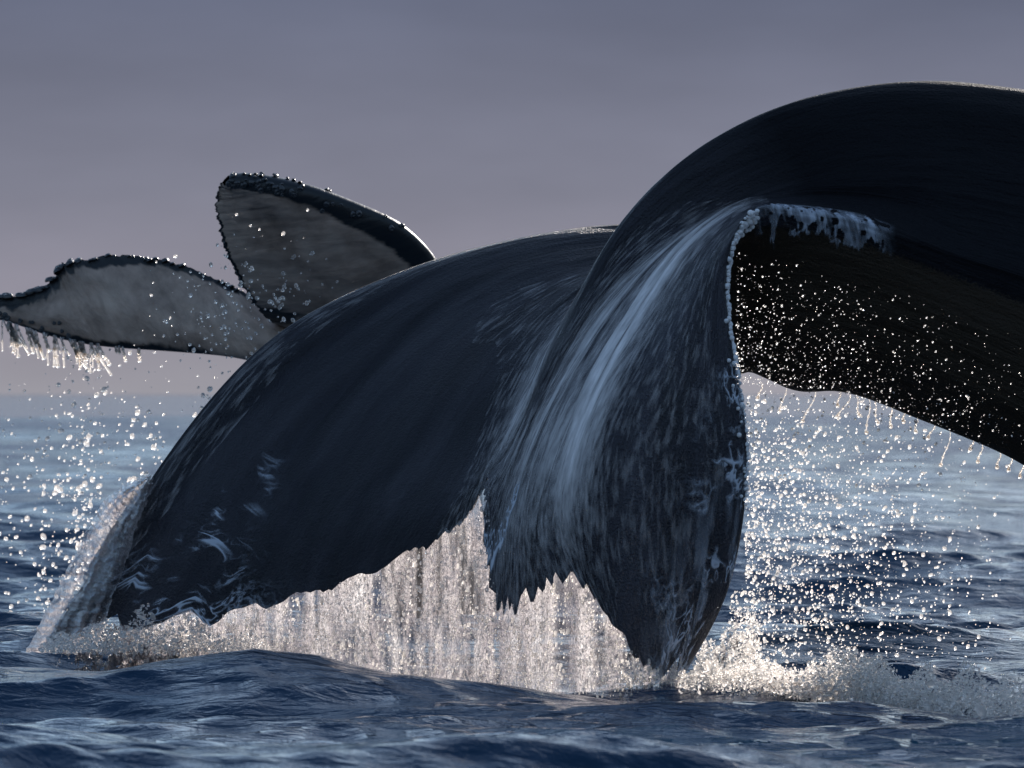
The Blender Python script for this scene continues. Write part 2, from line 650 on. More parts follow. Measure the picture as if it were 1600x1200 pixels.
# ------------------------------------------------------------------ the sea
WAVES = []
wr = random.Random(11)
for lam, amp, n in ((9.0, .062, 4), (4.2, .050, 6), (2.1, .030, 8), (1.05, .019, 10), (.55, .0105, 12), (.30, .0052, 12)):
    for _ in range(n):
        l = lam * wr.uniform(.75, 1.3)
        th = math.radians(wr.gauss(-78, 26))       # waves run towards the camera, a little across
        WAVES.append((2 * math.pi / l * math.cos(th), 2 * math.pi / l * math.sin(th), amp * wr.uniform(.6, 1.2) / math.sqrt(n) * 1.7, wr.uniform(0, 6.28), l))


def bump(x, c, w):
    return np.exp(-((x - c) / w) ** 2)


def sea(x, y, spacing=None):
    x0, y0 = np.asarray(x, float), np.asarray(y, float)
    dx, dy, z = np.zeros_like(x0), np.zeros_like(x0), np.zeros_like(x0)
    for kx, ky, a, ph, l in WAVES:
        w = 1.0 if spacing is None else np.clip((l / np.maximum(spacing, 1e-3) - 2.5) / 2.5, 0, 1)
        k = math.hypot(kx, ky)
        q = kx * x0 + ky * y0 + ph
        z += w * a * np.cos(q)
        s = w * a * .8 * np.sin(q)
        dx -= kx / k * s
        dy -= ky / k * s
    # the swell just in front of the tail: high at the left, sinking to the right
    h = np.interp(x0, [-6, -3.2, -2.5, -2.0, -1.55, -1.25, -.95, -.6, 0, .5, 1.0, 2.0, 5], [.22, .25, .265, .245, .285, .32, .285, .215, .145, .08, .035, .0, .0])
    near = bump(y0, 27.3, .75)
    z = z * (1 - .55 * near) + h * near
    # slick low swell right at the bottom of the view
    z += .16 * bump(y0, 20.6 + .25 * x0, .9) * np.clip(.5 - x0 * .35, 0, 1.2)
    # turbulent hump where the tail goes in on the right
    z += .10 * bump(y0, 28.9, .5) * bump(x0, 1.7, 1.3)
    return x0 + dx, y0 + dy, z


def build_sea():
    rows = []
    y = 13.0
    while y < 9000:
        rows.append(y)
        if y < 60:
            y += max(.036, y * .0013)
        else:
            y *= 1.004 if y < 350 else (1.012 if y < 1200 else 1.05)
    rows = np.array(rows)
    nu = 440
    s = np.linspace(-1, 1, nu)
    s = .34 * s + .66 * s ** 3          # columns closest together in the middle
    half = rows * .36 + 5.0
    X = s[None] * half[:, None]
    Y = np.repeat(rows[:, None], nu, 1)
    sp = np.maximum(half[:, None] * np.gradient(s)[None], (np.gradient(rows) * .9)[:, None])
    px, py, pz = sea(X, Y, sp)
    V = np.stack([px, py, pz], -1).reshape(-1, 3)
    F = grid_faces(len(rows), nu)
    o = link_mesh('sea', V, F[:, ::-1], M_SEA)
    tag(o, kind='structure')
    # the wider sea round the detailed part, a little lower, out to the horizon on every side
    return o


def build_outer():
    # ring sheet: sides and behind, meeting the detailed fan just under its border
    R = 9000.0
    nx = 60
    xs = np.sign(np.linspace(-1, 1, nx)) * np.abs(np.linspace(-1, 1, nx)) ** 3 * R
    V = np.array([(a, b, -.55) for b in xs for a in xs])
    F = grid_faces(nx, nx)
    o = link_mesh('open_sea', V, F, M_SEA)
    tag(o, kind='structure')


build_sea()
build_outer()

# ------------------------------------------------------------------ first whale: tail stock and flukes
T = {}
T[10] = [(1760, 505, -.05), (1600, 452, -.1), (1490, 412, -.15), (1390, 374, -.2), (1310, 350, -.25), (1235, 336, -.3), (1180, 336, -.33), (1146, 385, -.36), (1138, 470, -.4), (1150, 570, -.45), (1166, 680, -.5), (1164, 790, -.5), (1136, 925, -.45), (1068, 1056, -.4)]
T[9] = [(1760, 470, -.03), (1600, 425, -.08), (1490, 392, -.12), (1392, 350, -.12), (1305, 327, -.12), (1225, 320, -.13), (1168, 334, -.2), (1112, 395, -.34), (1078, 480, -.46), (1046, 570, -.56), (1012, 665, -.64), (1000, 780, -.68), (1000, 915, -.66), (1005, 1048, -.6)]
T[8] = [(1760, 420, .05), (1600, 380, .02), (1490, 352, .0), (1395, 320, .05), (1300, 306, .08), (1215, 309, .08), (1150, 326, .02), (1072, 388, -.10), (1010, 475, -.24), (952, 565, -.40), (902, 665, -.54), (872, 765, -.65), (872, 845, -.72), (896, 915, -.76)]
T[7] = [(1760, 350, .12), (1600, 320, .1), (1490, 300, .08), (1390, 290, .1), (1290, 291, .13), (1200, 304, .15), (1118, 333, .11), (1034, 395, .02), (960, 480, -.12), (900, 570, -.28), (850, 660, -.42), (815, 752, -.54), (796, 850, -.64), (793, 952, -.70)]
T[6] = [(1760, 260, .25), (1600, 240, .22), (1480, 225, .2), (1370, 228, .2), (1270, 250, .22), (1170, 288, .22), (1070, 342, .18), (985, 412, .07), (912, 500, -.10), (862, 585, -.25), (828, 655, -.36), (798, 720, -.46), (772, 778, -.55), (754, 818, -.60)]
T[5] = [(1760, 163, .5), (1600, 140, .45), (1450, 127, .42), (1320, 139, .4), (1210, 168, .36), (1100, 225, .3), (1010, 300, .22), (945, 385, .1), (892, 482, -.04), (852, 568, -.18), (826, 636, -.28), (803, 685, -.37), (780, 720, -.45), (757, 748, -.50)]
T[4] = [(1760, 260, .85), (1600, 245, .8), (1450, 235, .75), (1320, 245, .7), (1210, 270, .65), (1110, 320, .58), (1020, 390, .48), (940, 455, .33), (872, 520, .13), (834, 592, -.08), (802, 655, -.24), (776, 705, -.36), (758, 742, -.45), (740, 780, -.52)]
T[3] = [(1760, 350, 1.05), (1600, 340, 1.0), (1450, 330, .95), (1320, 335, .9), (1210, 345, .85), (1100, 375, .78), (1000, 410, .66), (910, 460, .5), (840, 530, .28), (790, 610, .06), (750, 690, -.16), (720, 750, -.35), (690, 800, -.45), (650, 852, -.5)]
T[2] = [(1760, 420, 1.15), (1600, 400, 1.1), (1450, 385, 1.05), (1320, 380, 1.02), (1200, 385, .98), (1080, 395, .92), (960, 415, .8), (850, 460, .62), (750, 530, .4), (680, 610, .15), (620, 700, -.08), (570, 780, -.25), (540, 850, -.35), (510, 907, -.4)]
T[1] = [(1760, 460, 1.2), (1600, 430, 1.17), (1450, 405, 1.14), (1320, 390, 1.12), (1200, 382, 1.1), (1080, 380, 1.06), (950, 385, .98), (810, 410, .85), (680, 465, .68), (570, 545, .48), (470, 650, .25), (390, 770, .02), (340, 870, -.1), (300, 970, -.18)]
T[0] = [(1760, 500, 1.22), (1600, 450, 1.22), (1450, 415, 1.22), (1320, 385, 1.22), (1200, 367, 1.22), (1080, 357, 1.22), (950, 352, 1.16), (800, 374, 1.05), (660, 412, .91), (520, 470, .74), (400, 550, .54), (280, 685, .34), (170, 850, .22), (70, 1010, .12)]
# the middle of the flukes slopes out towards the viewer; the lobes droop more steeply
RAMP = {6: -.02, 7: -.08, 8: -.15, 9: -.22, 10: -.25, 11: -.25, 12: -.22, 13: -.2}
SHARE = {0: 0, 1: 0, 2: 0, 3: 0, 4: 0, 5: 0, 6: .15, 7: .25, 8: .9, 9: 1.0, 10: .5}
for i in T:
    T[i] = [(x, y, d + RAMP.get(k, 0) * SHARE[i]) if not (i < 5 and k < 8) else (x, y, d) for k, (x, y, d) in enumerate(T[i])]
for i in (1, 2, 3, 4, 6, 7):          # room for the bites taken out of the trailing edge
    x, y, d = T[i][13]
    T[i][13] = (x, y + 22, d - .01)
U = {}
U[9] = [(1760, 600, -.02), (1600, 540, -.06), (1490, 495, -.1), (1390, 455, -.1), (1300, 430, -.1), (1225, 420, -.08), (1172, 430, .0), (1120, 430, -.1)]
U[8] = [(1760, 660, .02), (1600, 600, .0), (1490, 550, -.03), (1390, 510, -.02), (1300, 485, .0), (1220, 475, .0), (1165, 490, .1), (1090, 500, .05)]
U[7] = [(1760, 720, .1), (1600, 650, .08), (1490, 600, .06), (1390, 560, .08), (1300, 535, .1), (1220, 525, .12), (1150, 540, .2), (1060, 555, .2)]
U[6] = [(1760, 780, .3), (1600, 700, .28), (1490, 648, .28), (1390, 608, .28), (1300, 583, .28), (1220, 580, .3), (1140, 590, .36), (1030, 598, .34)]
U[5] = [(1760, 806, .5), (1600, 726, .5), (1490, 675, .5), (1390, 634, .5), (1300, 609, .5), (1220, 600, .5), (1140, 602, .5), (1020, 606, .45)]
for q, fy, fd in ((4, .30, .13), (3, .55, .28), (2, .76, .44), (1, .92, .60)):
    # the far flank rises steeply from a narrow ventral keel, as on a real tail stock
    U[q] = [(x, y - fy * (y - T[0][k][1]), d + fd) for k, (x, y, d) in enumerate(U[5])]
NKC = 14
for i in range(1, 10):
    full = list(U[i])
    for k in range(8, NKC):
        f = (NKC - 1 - k) / 5.5
        f = min(1, f)
        x, y, d = T[i][k]
        full.append((x, y + 22 * f, d + (.05 + .16 * f) * (1 if f > 0 else 0)))
    # soften the passage from the deep stock to the thin blade
    for k in (6, 7):
        w = .35 if k == 6 else .7
        if i < 6:
            x, y, d = T[i][k]
            a = np.array(full[k])
            b2 = np.array([x, y + 40, d + .26])
            full[k] = tuple(a * (1 - w) + b2 * w)
    U[i] = full


def extend(line, cy_, kind):
    """the tail stock beyond the right of the frame: it thickens, arches down and enters the sea"""
    x, y, d = line[0]
    c = (490.0, .55)
    pre = []
    for dx_, dy_, s in ((1500, 1050, 1.55), (1050, 520, 1.45), (600, 190, 1.3), (260, 45, 1.12)):
        pre.append((x + dx_, c[0] + dy_ + (y - c[0]) * s, c[1] + (d - c[1]) * s + dx_ * .0002))
    return pre + list(line)


order = [('T', i) for i in range(0, 11)] + [('U', i) for i in range(9, 0, -1)]
ctrl = np.array([extend(T[i] if s == 'T' else U[i], 0, s) for s, i in order])     # (20, nk, 3)
CP = ats(ctrl)                                                                   # metres
NPRE = 4
NU_C = len(order)
nkc = CP.shape[1]
tk = np.arange(nkc, dtype=float)


def whale_surface(tq_k, uq):
    """grid of points for station parameters tq_k and line parameters uq (0..20, periodic)"""
    A = spline(tk, CP.transpose(1, 0, 2), tq_k)                   # (nq, 20, 3)
    A = np.concatenate([A, A[:, :1]], 1)                         # close
    B = spline(np.arange(NU_C + 1, dtype=float), A.transpose(1, 0, 2), uq, periodic=True)
    return B.transpose(1, 0, 2)


NK, NU = 420, 440
kq = np.concatenate([np.linspace(0, NPRE, 40, endpoint=False), np.linspace(NPRE, nkc - 1, NK)])
# crowd the lines near the two leading edges and the keel so their curves stay crisp
uq = np.linspace(0, NU_C, NU, endpoint=False)
G = whale_surface(kq, uq)


def bump01(x, c, w):
    return np.exp(-((x - c) / w) ** 2)


def jag(u):
    """ragged trailing edge: how far (in stations) the edge is bitten back"""
    s = np.where(u <= 10, u, 20 - u)                      # span 0 (left tip) .. 10 (right tip)
    right = np.clip((s - 5.2) / .6, 0, 1)
    teeth = np.abs((s * 5.7 + .35 * np.sin(s * 9.0)) % 1.0 - .15) ** .8
    fine = .5 + .5 * vnoise(s * 14, s * 0, 5)
    rough = .5 + .5 * vnoise(s * 5, s * 0, 8)
    right = np.clip((s - 4.9) / .3, 0, 1)
    right = right * (1 - .3 * bump01(s, 9.0, .55))
    j = right * (.36 * teeth * (.4 + rough) + .06 * fine) + (1 - np.clip((s - 4.9) / .3, 0, 1)) * (.14 * fine + .22 * rough + .06 * (.5 + .5 * vnoise(s * 30, s * 0, 9)))
    tip = np.clip(s / .6, 0, 1) * np.clip((10 - s) / .5, 0, 1)
    return j * tip, s


J, span = jag(uq)
# the bite only shifts the last two stations
kk = kq[:, None] - J[None] * np.clip((kq[:, None] - (nkc - 3.0)) / 2.0, 0, 1) ** 1.5
A_full = spline(tk, CP.transpose(1, 0, 2), kk.ravel().clip(0, nkc - 1)).reshape(kk.shape + (NU_C, 3))
A_full = np.concatenate([A_full, A_full[:, :, :1]], 2)
# per column spline in u at its own k (each column uses only its own slice)
G = np.zeros(kk.shape + (3,))
knots = np.arange(NU_C + 1, dtype=float)
for c in range(NU):
    G[:, c] = spline(knots, A_full[:, c].transpose(1, 0, 2), uq[c:c + 1], periodic=True)[0]
del A_full
# close the trailing edge: the underside's last row lies on the upper side's
up = np.where(uq <= 10)[0]
for c in range(NU):
    if uq[c] > 10:
        s = 20 - uq[c]
        c2 = int(np.argmin(np.abs(uq - s)))
        for r_, w in ((-1, 1.0), (-2, .8), (-3, .6), (-4, .45), (-5, .3), (-6, .2), (-8, .1)):
            G[r_, c] = G[r_, c] * (1 - w) + G[r_, c2] * w

# small folds and swellings in the flesh
P = G.copy()
nrm = np.cross(np.gradient(P, axis=0), np.roll(P, -1, 1) - np.roll(P, 1, 1))
nrm /= np.linalg.norm(nrm, axis=2, keepdims=True) + 1e-9
cen = P.mean(1, keepdims=True)
sgn = np.sign((nrm * (P - cen)).sum(2).mean())
nrm *= sgn
KQ = np.repeat(kq[:, None], NU, 1)
UQ = np.repeat(uq[None], len(kq), 0)
edge_k = np.clip((nkc - 1.2 - KQ) / 1.5, 0, 1)
fold = .012 * fbm(UQ * 2.6, KQ * .35, 21, 3) + .004 * fbm(UQ * 11, KQ * 1.1, 31, 3)
# long creases beside the left leading edge
for c0, dep in ((.55, .020), (1.05, .026), (1.5, .016), (2.1, .008)):
    wob = c0 + .08 * np.sin(KQ * 1.1) + .05 * vnoise(KQ * 1.3, KQ * 0, 44)
    fold -= dep * np.exp(-((UQ - wob) / .07) ** 2) * np.clip((KQ - 11.5) / 2.0, 0, 1)
# grooves of the right blade
for c0, dep in ((7.55, .020), (7.85, .014), (6.6, .010), (8.5, .010)):
    wob = c0 + .10 * np.sin(KQ * .9 + c0) + .04 * vnoise(KQ * 1.7, KQ * 0, int(c0 * 10))
    fold -= dep * np.exp(-((UQ - wob) / .06) ** 2) * np.clip((KQ - 9.0) / 1.5, 0, 1) * np.clip((nkc - KQ) / 3, 0, 1)
P += nrm * (fold * edge_k)[..., None]
WG = P
UVW = np.stack([np.where(UQ <= 10, UQ, 20 - UQ) / 10.0 + (UQ > 10) * 1.3, KQ / 13.0], -1)
F = grid_faces(len(kq), NU, True)
first = link_mesh('humpback_whale', WG.reshape(-1, 3), F if sgn < 0 else F[:, ::-1], M_SKIN, uv=UVW.reshape(-1, 2), attrs={'belly': np.clip((UQ - 10.05) / .5, 0, 1) * np.clip((20 - UQ) / 1.0, 0, 1),
    'streak': np.clip(np.clip((KQ - NPRE - 4.2) / 2.2, 0, 1) * (.55 + .45 * np.clip((UQ - 4.2) / 1.5, 0, 1)) * (UQ < 10.3) + .04, 0, 1)})  # streak: flukes painted paler for sheen, stock left near black
tag(first, 'big dark wet whale tail arching across the foreground with ragged edge shedding water', 'whale', 'whale tails above the sea')


def col_of(u):
    return int(np.argmin(np.abs(uq - u)))


def row_of(k):
    return int(np.argmin(np.abs(kq - (k + NPRE))))


def on_whale(u, k, off=0.0):
    rf = float(np.interp(k + NPRE, kq, np.arange(len(kq))))
    cf = (u % 20) / 20 * NU
    r, c = int(rf), int(cf)
    r2, c2, a, b = min(r + 1, len(kq) - 1), (c + 1) % NU, rf - r, cf - c
    p = (WG[r, c] * (1 - b) + WG[r, c2 % NU] * b) * (1 - a) + (WG[r2, c % NU] * (1 - b) + WG[r2, c2] * b) * a
    return p + nrm[r, c % NU] * off


def film(name, u0, u1, k0, k1, cover_fn, label, off=.004):
    rs = np.where((kq >= k0 + NPRE) & (kq <= k1 + NPRE))[0]
    cs = np.where((uq >= u0) & (uq <= u1))[0]
    sub = WG[np.ix_(rs, cs)] + nrm[np.ix_(rs, cs)] * off
    uu, k_ = UQ[np.ix_(rs, cs)], KQ[np.ix_(rs, cs)] - NPRE
    o_ = link_mesh(name, sub.reshape(-1, 3), grid_faces(len(rs), len(cs)), M_SHEEN, uv=UVW[np.ix_(rs, cs)].reshape(-1, 2), attrs={'cover': cover_fn(uu, k_)})
    tag(o_, label, 'water', kind='stuff')


def fine_film(name, u0, u1, k0, k1, nu, nk, cover_fn, label, mat=None, off=.003):
    """a film of water on its own finer grid, following the skin"""
    uu, k_ = np.meshgrid(np.linspace(u0, u1, nu), np.linspace(k0, k1, nk))
    rf = np.interp(k_ + NPRE, kq, np.arange(len(kq)))
    cf = uu / 20 * NU
    r, c = np.minimum(rf.astype(int), len(kq) - 2), cf.astype(int)
    a, b = (rf - r)[..., None], (cf - c)[..., None]
    p = (WG[r, c] * (1 - b) + WG[r, c + 1] * b) * (1 - a) + (WG[r + 1, c] * (1 - b) + WG[r + 1, c + 1] * b) * a
    cov = cover_fn(uu, k_)
    p = p + nrm[r, c] * (off + .006 * np.clip(cov, 0, 1))[..., None]
    o_ = link_mesh(name, p.reshape(-1, 3), grid_faces(nk, nu), mat or M_THIN_SHEEN, uv=np.stack([uu / 10, k_ / 13], -1).reshape(-1, 2), attrs={'cover': cov})
    tag(o_, label, 'water', kind='stuff')


def ridged(x, y, seed, w):
    return np.exp(-(fbm(x + .5 * vnoise(x * .8, y * .8, seed + 7), y, seed, 3) / w) ** 2)


def streaks(uu, k_):  # where the sheen is painted: down the middle and beside the keel
    wob = .10 * np.sin(k_ * .9 + 1.0)
    x_ = uu + wob
    band = .95 * np.exp(-((x_ - 8.0) / .40) ** 2) + .62 * np.exp(-((x_ - 6.9) / .7) ** 2) + .85 * np.exp(-((x_ - 4.15) / .62) ** 2) * np.clip((k_ - 6.8) / 1.6, 0, 1) + .04 * np.exp(-((x_ - 9.1) / .4) ** 2)
    band = band + .6 * np.exp(-((x_ - 5.6) / .65) ** 2) * np.clip((k_ - 9.6) / 1.2, 0, 1)
    band = band + (.05 * np.exp(-(x_ / .40) ** 2) + .03 * np.clip((x_ - .9) / 1.2, 0, 1) * np.clip((9.5 - k_) / 4.0, 0, 1)) * (x_ < 5)  # faint sky reflection painted over the upper left lobe
    st = .65 + .75 * fbm(x_ * 7, k_ * .55, 55, 4)
    bl = np.clip((x_ - 2.0) / 1.4, 0, 1)
    st = 1.0 * (1 - bl) + st * bl
    fade = np.clip((k_ - 5.2) / 2.2, 0, 1) * np.clip((13.4 - k_) / 3.2, 0, 1)
    return np.clip(band * st * fade, 0, .9)


def patch(uu, k_):  # outline of the sky highlight painted at the blade root
    edge_ = .35 * fbm(k_ * 5.0, uu * 1.5, 58, 4) + .12 * fbm(k_ * 16, uu * 5, 59, 3)
    lo = np.clip((uu - 9.05) / .35, 0, 1)
    hi = np.clip((10.35 + edge_ * 1.3 - uu) / .08, 0, 1)
    along = np.clip((k_ - 2.9) / .5, 0, 1) * np.clip((6.0 - k_) / .6, 0, 1)
    hole = np.clip((fbm(k_ * 7, uu * 3.5, 60, 3) + .38) / .12, 0, 1)
    return np.clip(lo * hi * along * hole * np.clip(.5 + .7 * fbm(k_ * 9 + uu * 1.5, uu * 1.6, 66, 4), .05, .85), 0, 1)


film('water_film_sheen', .1, 9.9, 5.0, 13.0, streaks, 'pale streaks of painted sheen on the water sliding down the middle of the big tail')
fine_film('water_film_sheen', 8.8, 10.9, 2.6, 6.3, 300, 300, patch, 'painted pale highlight on the wet skin where the right blade joins the tail stock')

# ------------------------------------------------------------------ second whale: flukes seen from below
S2 = [  # trailing edge (x, y, d), leading edge (x, y, d), half thickness
    ((-330, 500, 6.3), (-335, 512, 6.3), .010),
    ((-190, 478, 6.25), (-190, 520, 6.25), .03),
    ((-80, 466, 6.2), (-85, 500, 6.2), .04),
    ((0, 463, 6.2), (0, 500, 6.2), .045),
    ((50, 456, 6.15), (62, 520, 6.15), .05),
    ((86, 430, 6.15), (125, 536, 6.1), .055),
    ((100, 410, 6.1), (180, 543, 6.1), .06),
    ((150, 402, 6.1), (235, 547, 6.05), .065),
    ((215, 400, 6.1), (290, 551, 6.0), .07),
    ((290, 417, 6.05), (345, 556, 5.95), .08),
    ((350, 442, 6.0), (410, 570, 5.9), .09),
    ((395, 466, 5.95), (500, 600, 5.85), .10),
    ((428, 498, 5.9), (610, 590, 5.8), .11),
    ((418, 500, 5.75), (690, 500, 5.6), .11),
    ((392, 470, 5.6), (690, 425, 5.35), .11),
    ((372, 436, 5.5), (662, 382, 5.2), .105),
    ((356, 400, 5.4), (618, 346, 5.1), .10),
    ((345, 365, 5.35), (560, 320, 5.05), .092),
    ((339, 335, 5.3), (490, 295, 5.0), .085),
    ((338, 312, 5.25), (430, 282, 5.0), .072),
    ((342, 295, 5.2), (385, 280, 5.0), .055),
    ((347, 286, 5.15), (358, 281, 5.0), .03),
]
ns_c = len(S2)
te = ats(np.array([s[0] for s in S2]))
le = ats(np.array([s[1] for s in S2]))
th = np.array([s[2] for s in S2])
NS, NC = 300, 72
sq = np.linspace(0, ns_c - 1, NS)
ks = np.arange(ns_c, dtype=float)
te_d, le_d, th_d = spline(ks, te, sq), spline(ks, le, sq), np.maximum(spline(ks, th[:, None], sq), .006).ravel()
# ragged trailing edge with knobs
chord = te_d - le_d
chord_n = chord / np.linalg.norm(chord, axis=1)[:, None]
te_d = te_d + chord_n * ((.012 * vnoise(sq * 7, sq * 0, 3) + .010 * vnoise(sq * 19, sq * 0, 4)) * np.clip((13 - np.abs(sq - 9)) / 3, 0, 1))[:, None]
spanv = np.gradient((te_d + le_d) / 2, axis=0)
spanv /= np.linalg.norm(spanv, axis=1)[:, None]
nn = np.cross(spanv, chord_n)
nn *= np.sign(-nn[:, 1])[:, None]            # towards the camera = belly side
nn /= np.linalg.norm(nn, axis=1)[:, None]
an = np.linspace(0, 2 * np.pi, NC, endpoint=False)
cc = .5 - .5 * np.cos(an)                    # 0 leading .. 1 trailing .. 0
side = np.where(an <= np.pi, 1.0, -1.0)      # 1 belly side, -1 back
cx = cc
prof = (2.969 * np.sqrt(cx) - 1.26 * cx - 3.516 * cx ** 2 + 2.843 * cx ** 3 - 1.015 * cx ** 4)
prof = np.maximum(prof, .06 * np.sqrt(np.clip(1 - cx, 0, 1)))
V2 = le_d[:, None] + (te_d - le_d)[:, None] * cc[None, :, None] + nn[:, None] * (side * prof)[None, :, None] * th_d[:, None, None]
SS = np.repeat(sq[:, None], NC, 1)
CCg = np.repeat(cc[None], NS, 0)
V2 += nn[:, None] * (.010 * fbm(SS * 1.3, CCg * 5, 61, 3))[..., None] * np.clip(CCg * 6, 0, 1)[..., None]
# dark pigment: leading edge, trailing border, tip, back
right = np.clip((SS - 12.2) / .8, 0, 1)
dk = np.zeros_like(SS)
dk = np.maximum(dk, right * np.clip(1.1 - CCg / np.interp(SS, [12, 15, 18, 21], [.13, .17, .25, .3]), 0, 1) * 1.2)
dk = np.maximum(dk, (1 - right) * np.clip(1.0 - CCg / .16, 0, 1) * .95 * np.clip(1.3 - (SS - 3) / 7, .25, 1))
wte = np.interp(SS, [0, 3, 4.5, 6, 8, 10, 12, 13, 21], [1.5, 1.0, .42, .22, .17, .18, .10, .05, .05])
dk = np.maximum(dk, np.clip(1.05 - (1 - CCg) / (wte * .8), 0, 1))
dk = np.maximum(dk, .62 * np.exp(-((SS - 13.3) / 1.0) ** 2) * np.clip(CCg * 1.6 - .5, 0, 1))
dk = np.maximum(dk, .42 * right * np.clip(1 - (21 - SS) / 5, 0, 1))
dk = dk + .34 * np.clip(fbm(SS * 2.6, CCg * 2.0, 65, 4) + .1, 0, 1)
dk = np.where(side[None] < 0, 1.2, dk)
link_parts_V = V2.reshape(-1, 3)
F2 = grid_faces(NS, NC, True)
# the tail stock hanging down behind the first whale into the sea
stock_path = ats(np.array([(560, 540, 5.8), (590, 640, 5.95), (640, 780, 6.4), (700, 960, 7.2), (760, 1200, 8.2)]))
stock_path = spline(np.arange(5.0), stock_path, np.linspace(0, 4, 40))
stock_r = np.interp(np.linspace(0, 4, 40), [0, 1, 2, 4], [.10, .22, .30, .42])
tv, tf = tube(stock_path, stock_r, 24)
allV = np.concatenate([link_parts_V, tv])
F2t = np.concatenate([F2[:, [0, 1, 2]], F2[:, [0, 2, 3]]])
allF = np.concatenate([F2t, tf + len(link_parts_V)])
uv2 = np.concatenate([np.stack([SS / 21.0, CCg], -1).reshape(-1, 2), np.stack([np.linspace(0, 1, len(tv)), np.zeros(len(tv))], -1)])
second = link_mesh('humpback_whale', allV, allF, M_PALE, uv=uv2, attrs={'dark': np.concatenate([dk.ravel(), np.full(len(tv), 1.2)])})
tag(second, 'smaller grey whale tail with pale underside and knobbly dark edges behind the big one', 'whale', 'whale tails above the sea')

# barnacles: a low ring-shaped shell, copied along the edges
bprof = [(1.0, 0.0), (.92, .35), (.72, .62), (.48, .66), (.36, .45), (.0, .38)]
bseg = 10
bv = []
for r_, z_ in bprof[:-1]:
    for q in range(bseg):
        a = 2 * math.pi * q / bseg
        w = 1 + .08 * math.cos(3 * a)
        bv.append((r_ * w * math.cos(a), r_ * w * math.sin(a), z_))
bv.append((0, 0, .38))
bf = [tuple(t) for t in np.concatenate([grid_faces(len(bprof) - 1, bseg, True)])]
b_me = bpy.data.meshes.new('barnacle')
tri = [((len(bprof) - 2) * bseg + q, (len(bprof) - 2) * bseg + (q + 1) % bseg, len(bv) - 1) for q in range(bseg)]
b_me.from_pydata(bv, [], [tuple(int(i) for i in f) for f in bf] + tri)
for p in b_me.polygons:
    p.use_smooth = True
b_me.materials.append(M_BARN)


def barnacle(p, normal, r):
    o = bpy.data.objects.new('barnacle', b_me)
    C.objects.link(o)
    o.parent = second
    o.location = Vector(p)
    o.rotation_euler = Vector(normal).to_track_quat('Z', 'Y').to_euler()
    o.scale = (r, r, r * random.uniform(.8, 1.3))


def s2_point(s, c, sd):
    i = int(round(s / (ns_c - 1) * (NS - 1)))
    a = math.acos(1 - 2 * min(max(c, 0), 1))
    if sd < 0:
        a = 2 * math.pi - a
    j = int(round(a / (2 * math.pi) * NC)) % NC
    return V2[i, j], nn[i] * sd


for s in np.sort(RNG.uniform(1.5, 12.2, 78)):         # knobs along the left blade's upper edge
    p, n_ = s2_point(s, .99, 1)
    i = int(round(s / (ns_c - 1) * (NS - 1)))
    barnacle(p - chord_n[i] * .008 + np.array([0, RNG.uniform(-.02, .02), 0]), chord_n[i] + .4 * nn[i] * RNG.uniform(-1, 1), RNG.uniform(.014, .030) * (1.25 if s < 6.5 else (.9 if s < 9 else .6)))
for s in np.sort(RNG.uniform(14.0, 20.8, 26)):        # teeth of the right blade's outer edge
    i = int(round(s / (ns_c - 1) * (NS - 1)))
    p, _ = s2_point(s, .99, 1)
    barnacle(p - chord_n[i] * .006, chord_n[i] + .3 * nn[i], RNG.uniform(.006, .016))
for k in range(75):                          # clusters on the right blade's thick front edge
    s = 21 - abs(RNG.normal(0, 1)) * 2.6
    s = max(13.6, min(20.9, s))
    p, n_ = s2_point(s, RNG.uniform(.0, .20) ** 1.2, 1 if RNG.random() < .8 else -1)
    i = int(round(s / (ns_c - 1) * (NS - 1)))
    barnacle(p, n_ * .8 - chord_n[i] * RNG.uniform(0, .9), RNG.uniform(.010, .024))
for k in range(34):                          # crust on the left blade's tip
    s = RNG.uniform(2.0, 4.8)
    p, n_ = s2_point(s, RNG.uniform(.02, .3), 1)
    barnacle(p, n_, RNG.uniform(.010, .020))

# ------------------------------------------------------------------ falling sheets of water
last = WG[-1]
cols_up = [c for c in range(NU) if uq[c] <= 10]


def te_point(u):
    c = col_of(u)
    return last[c]


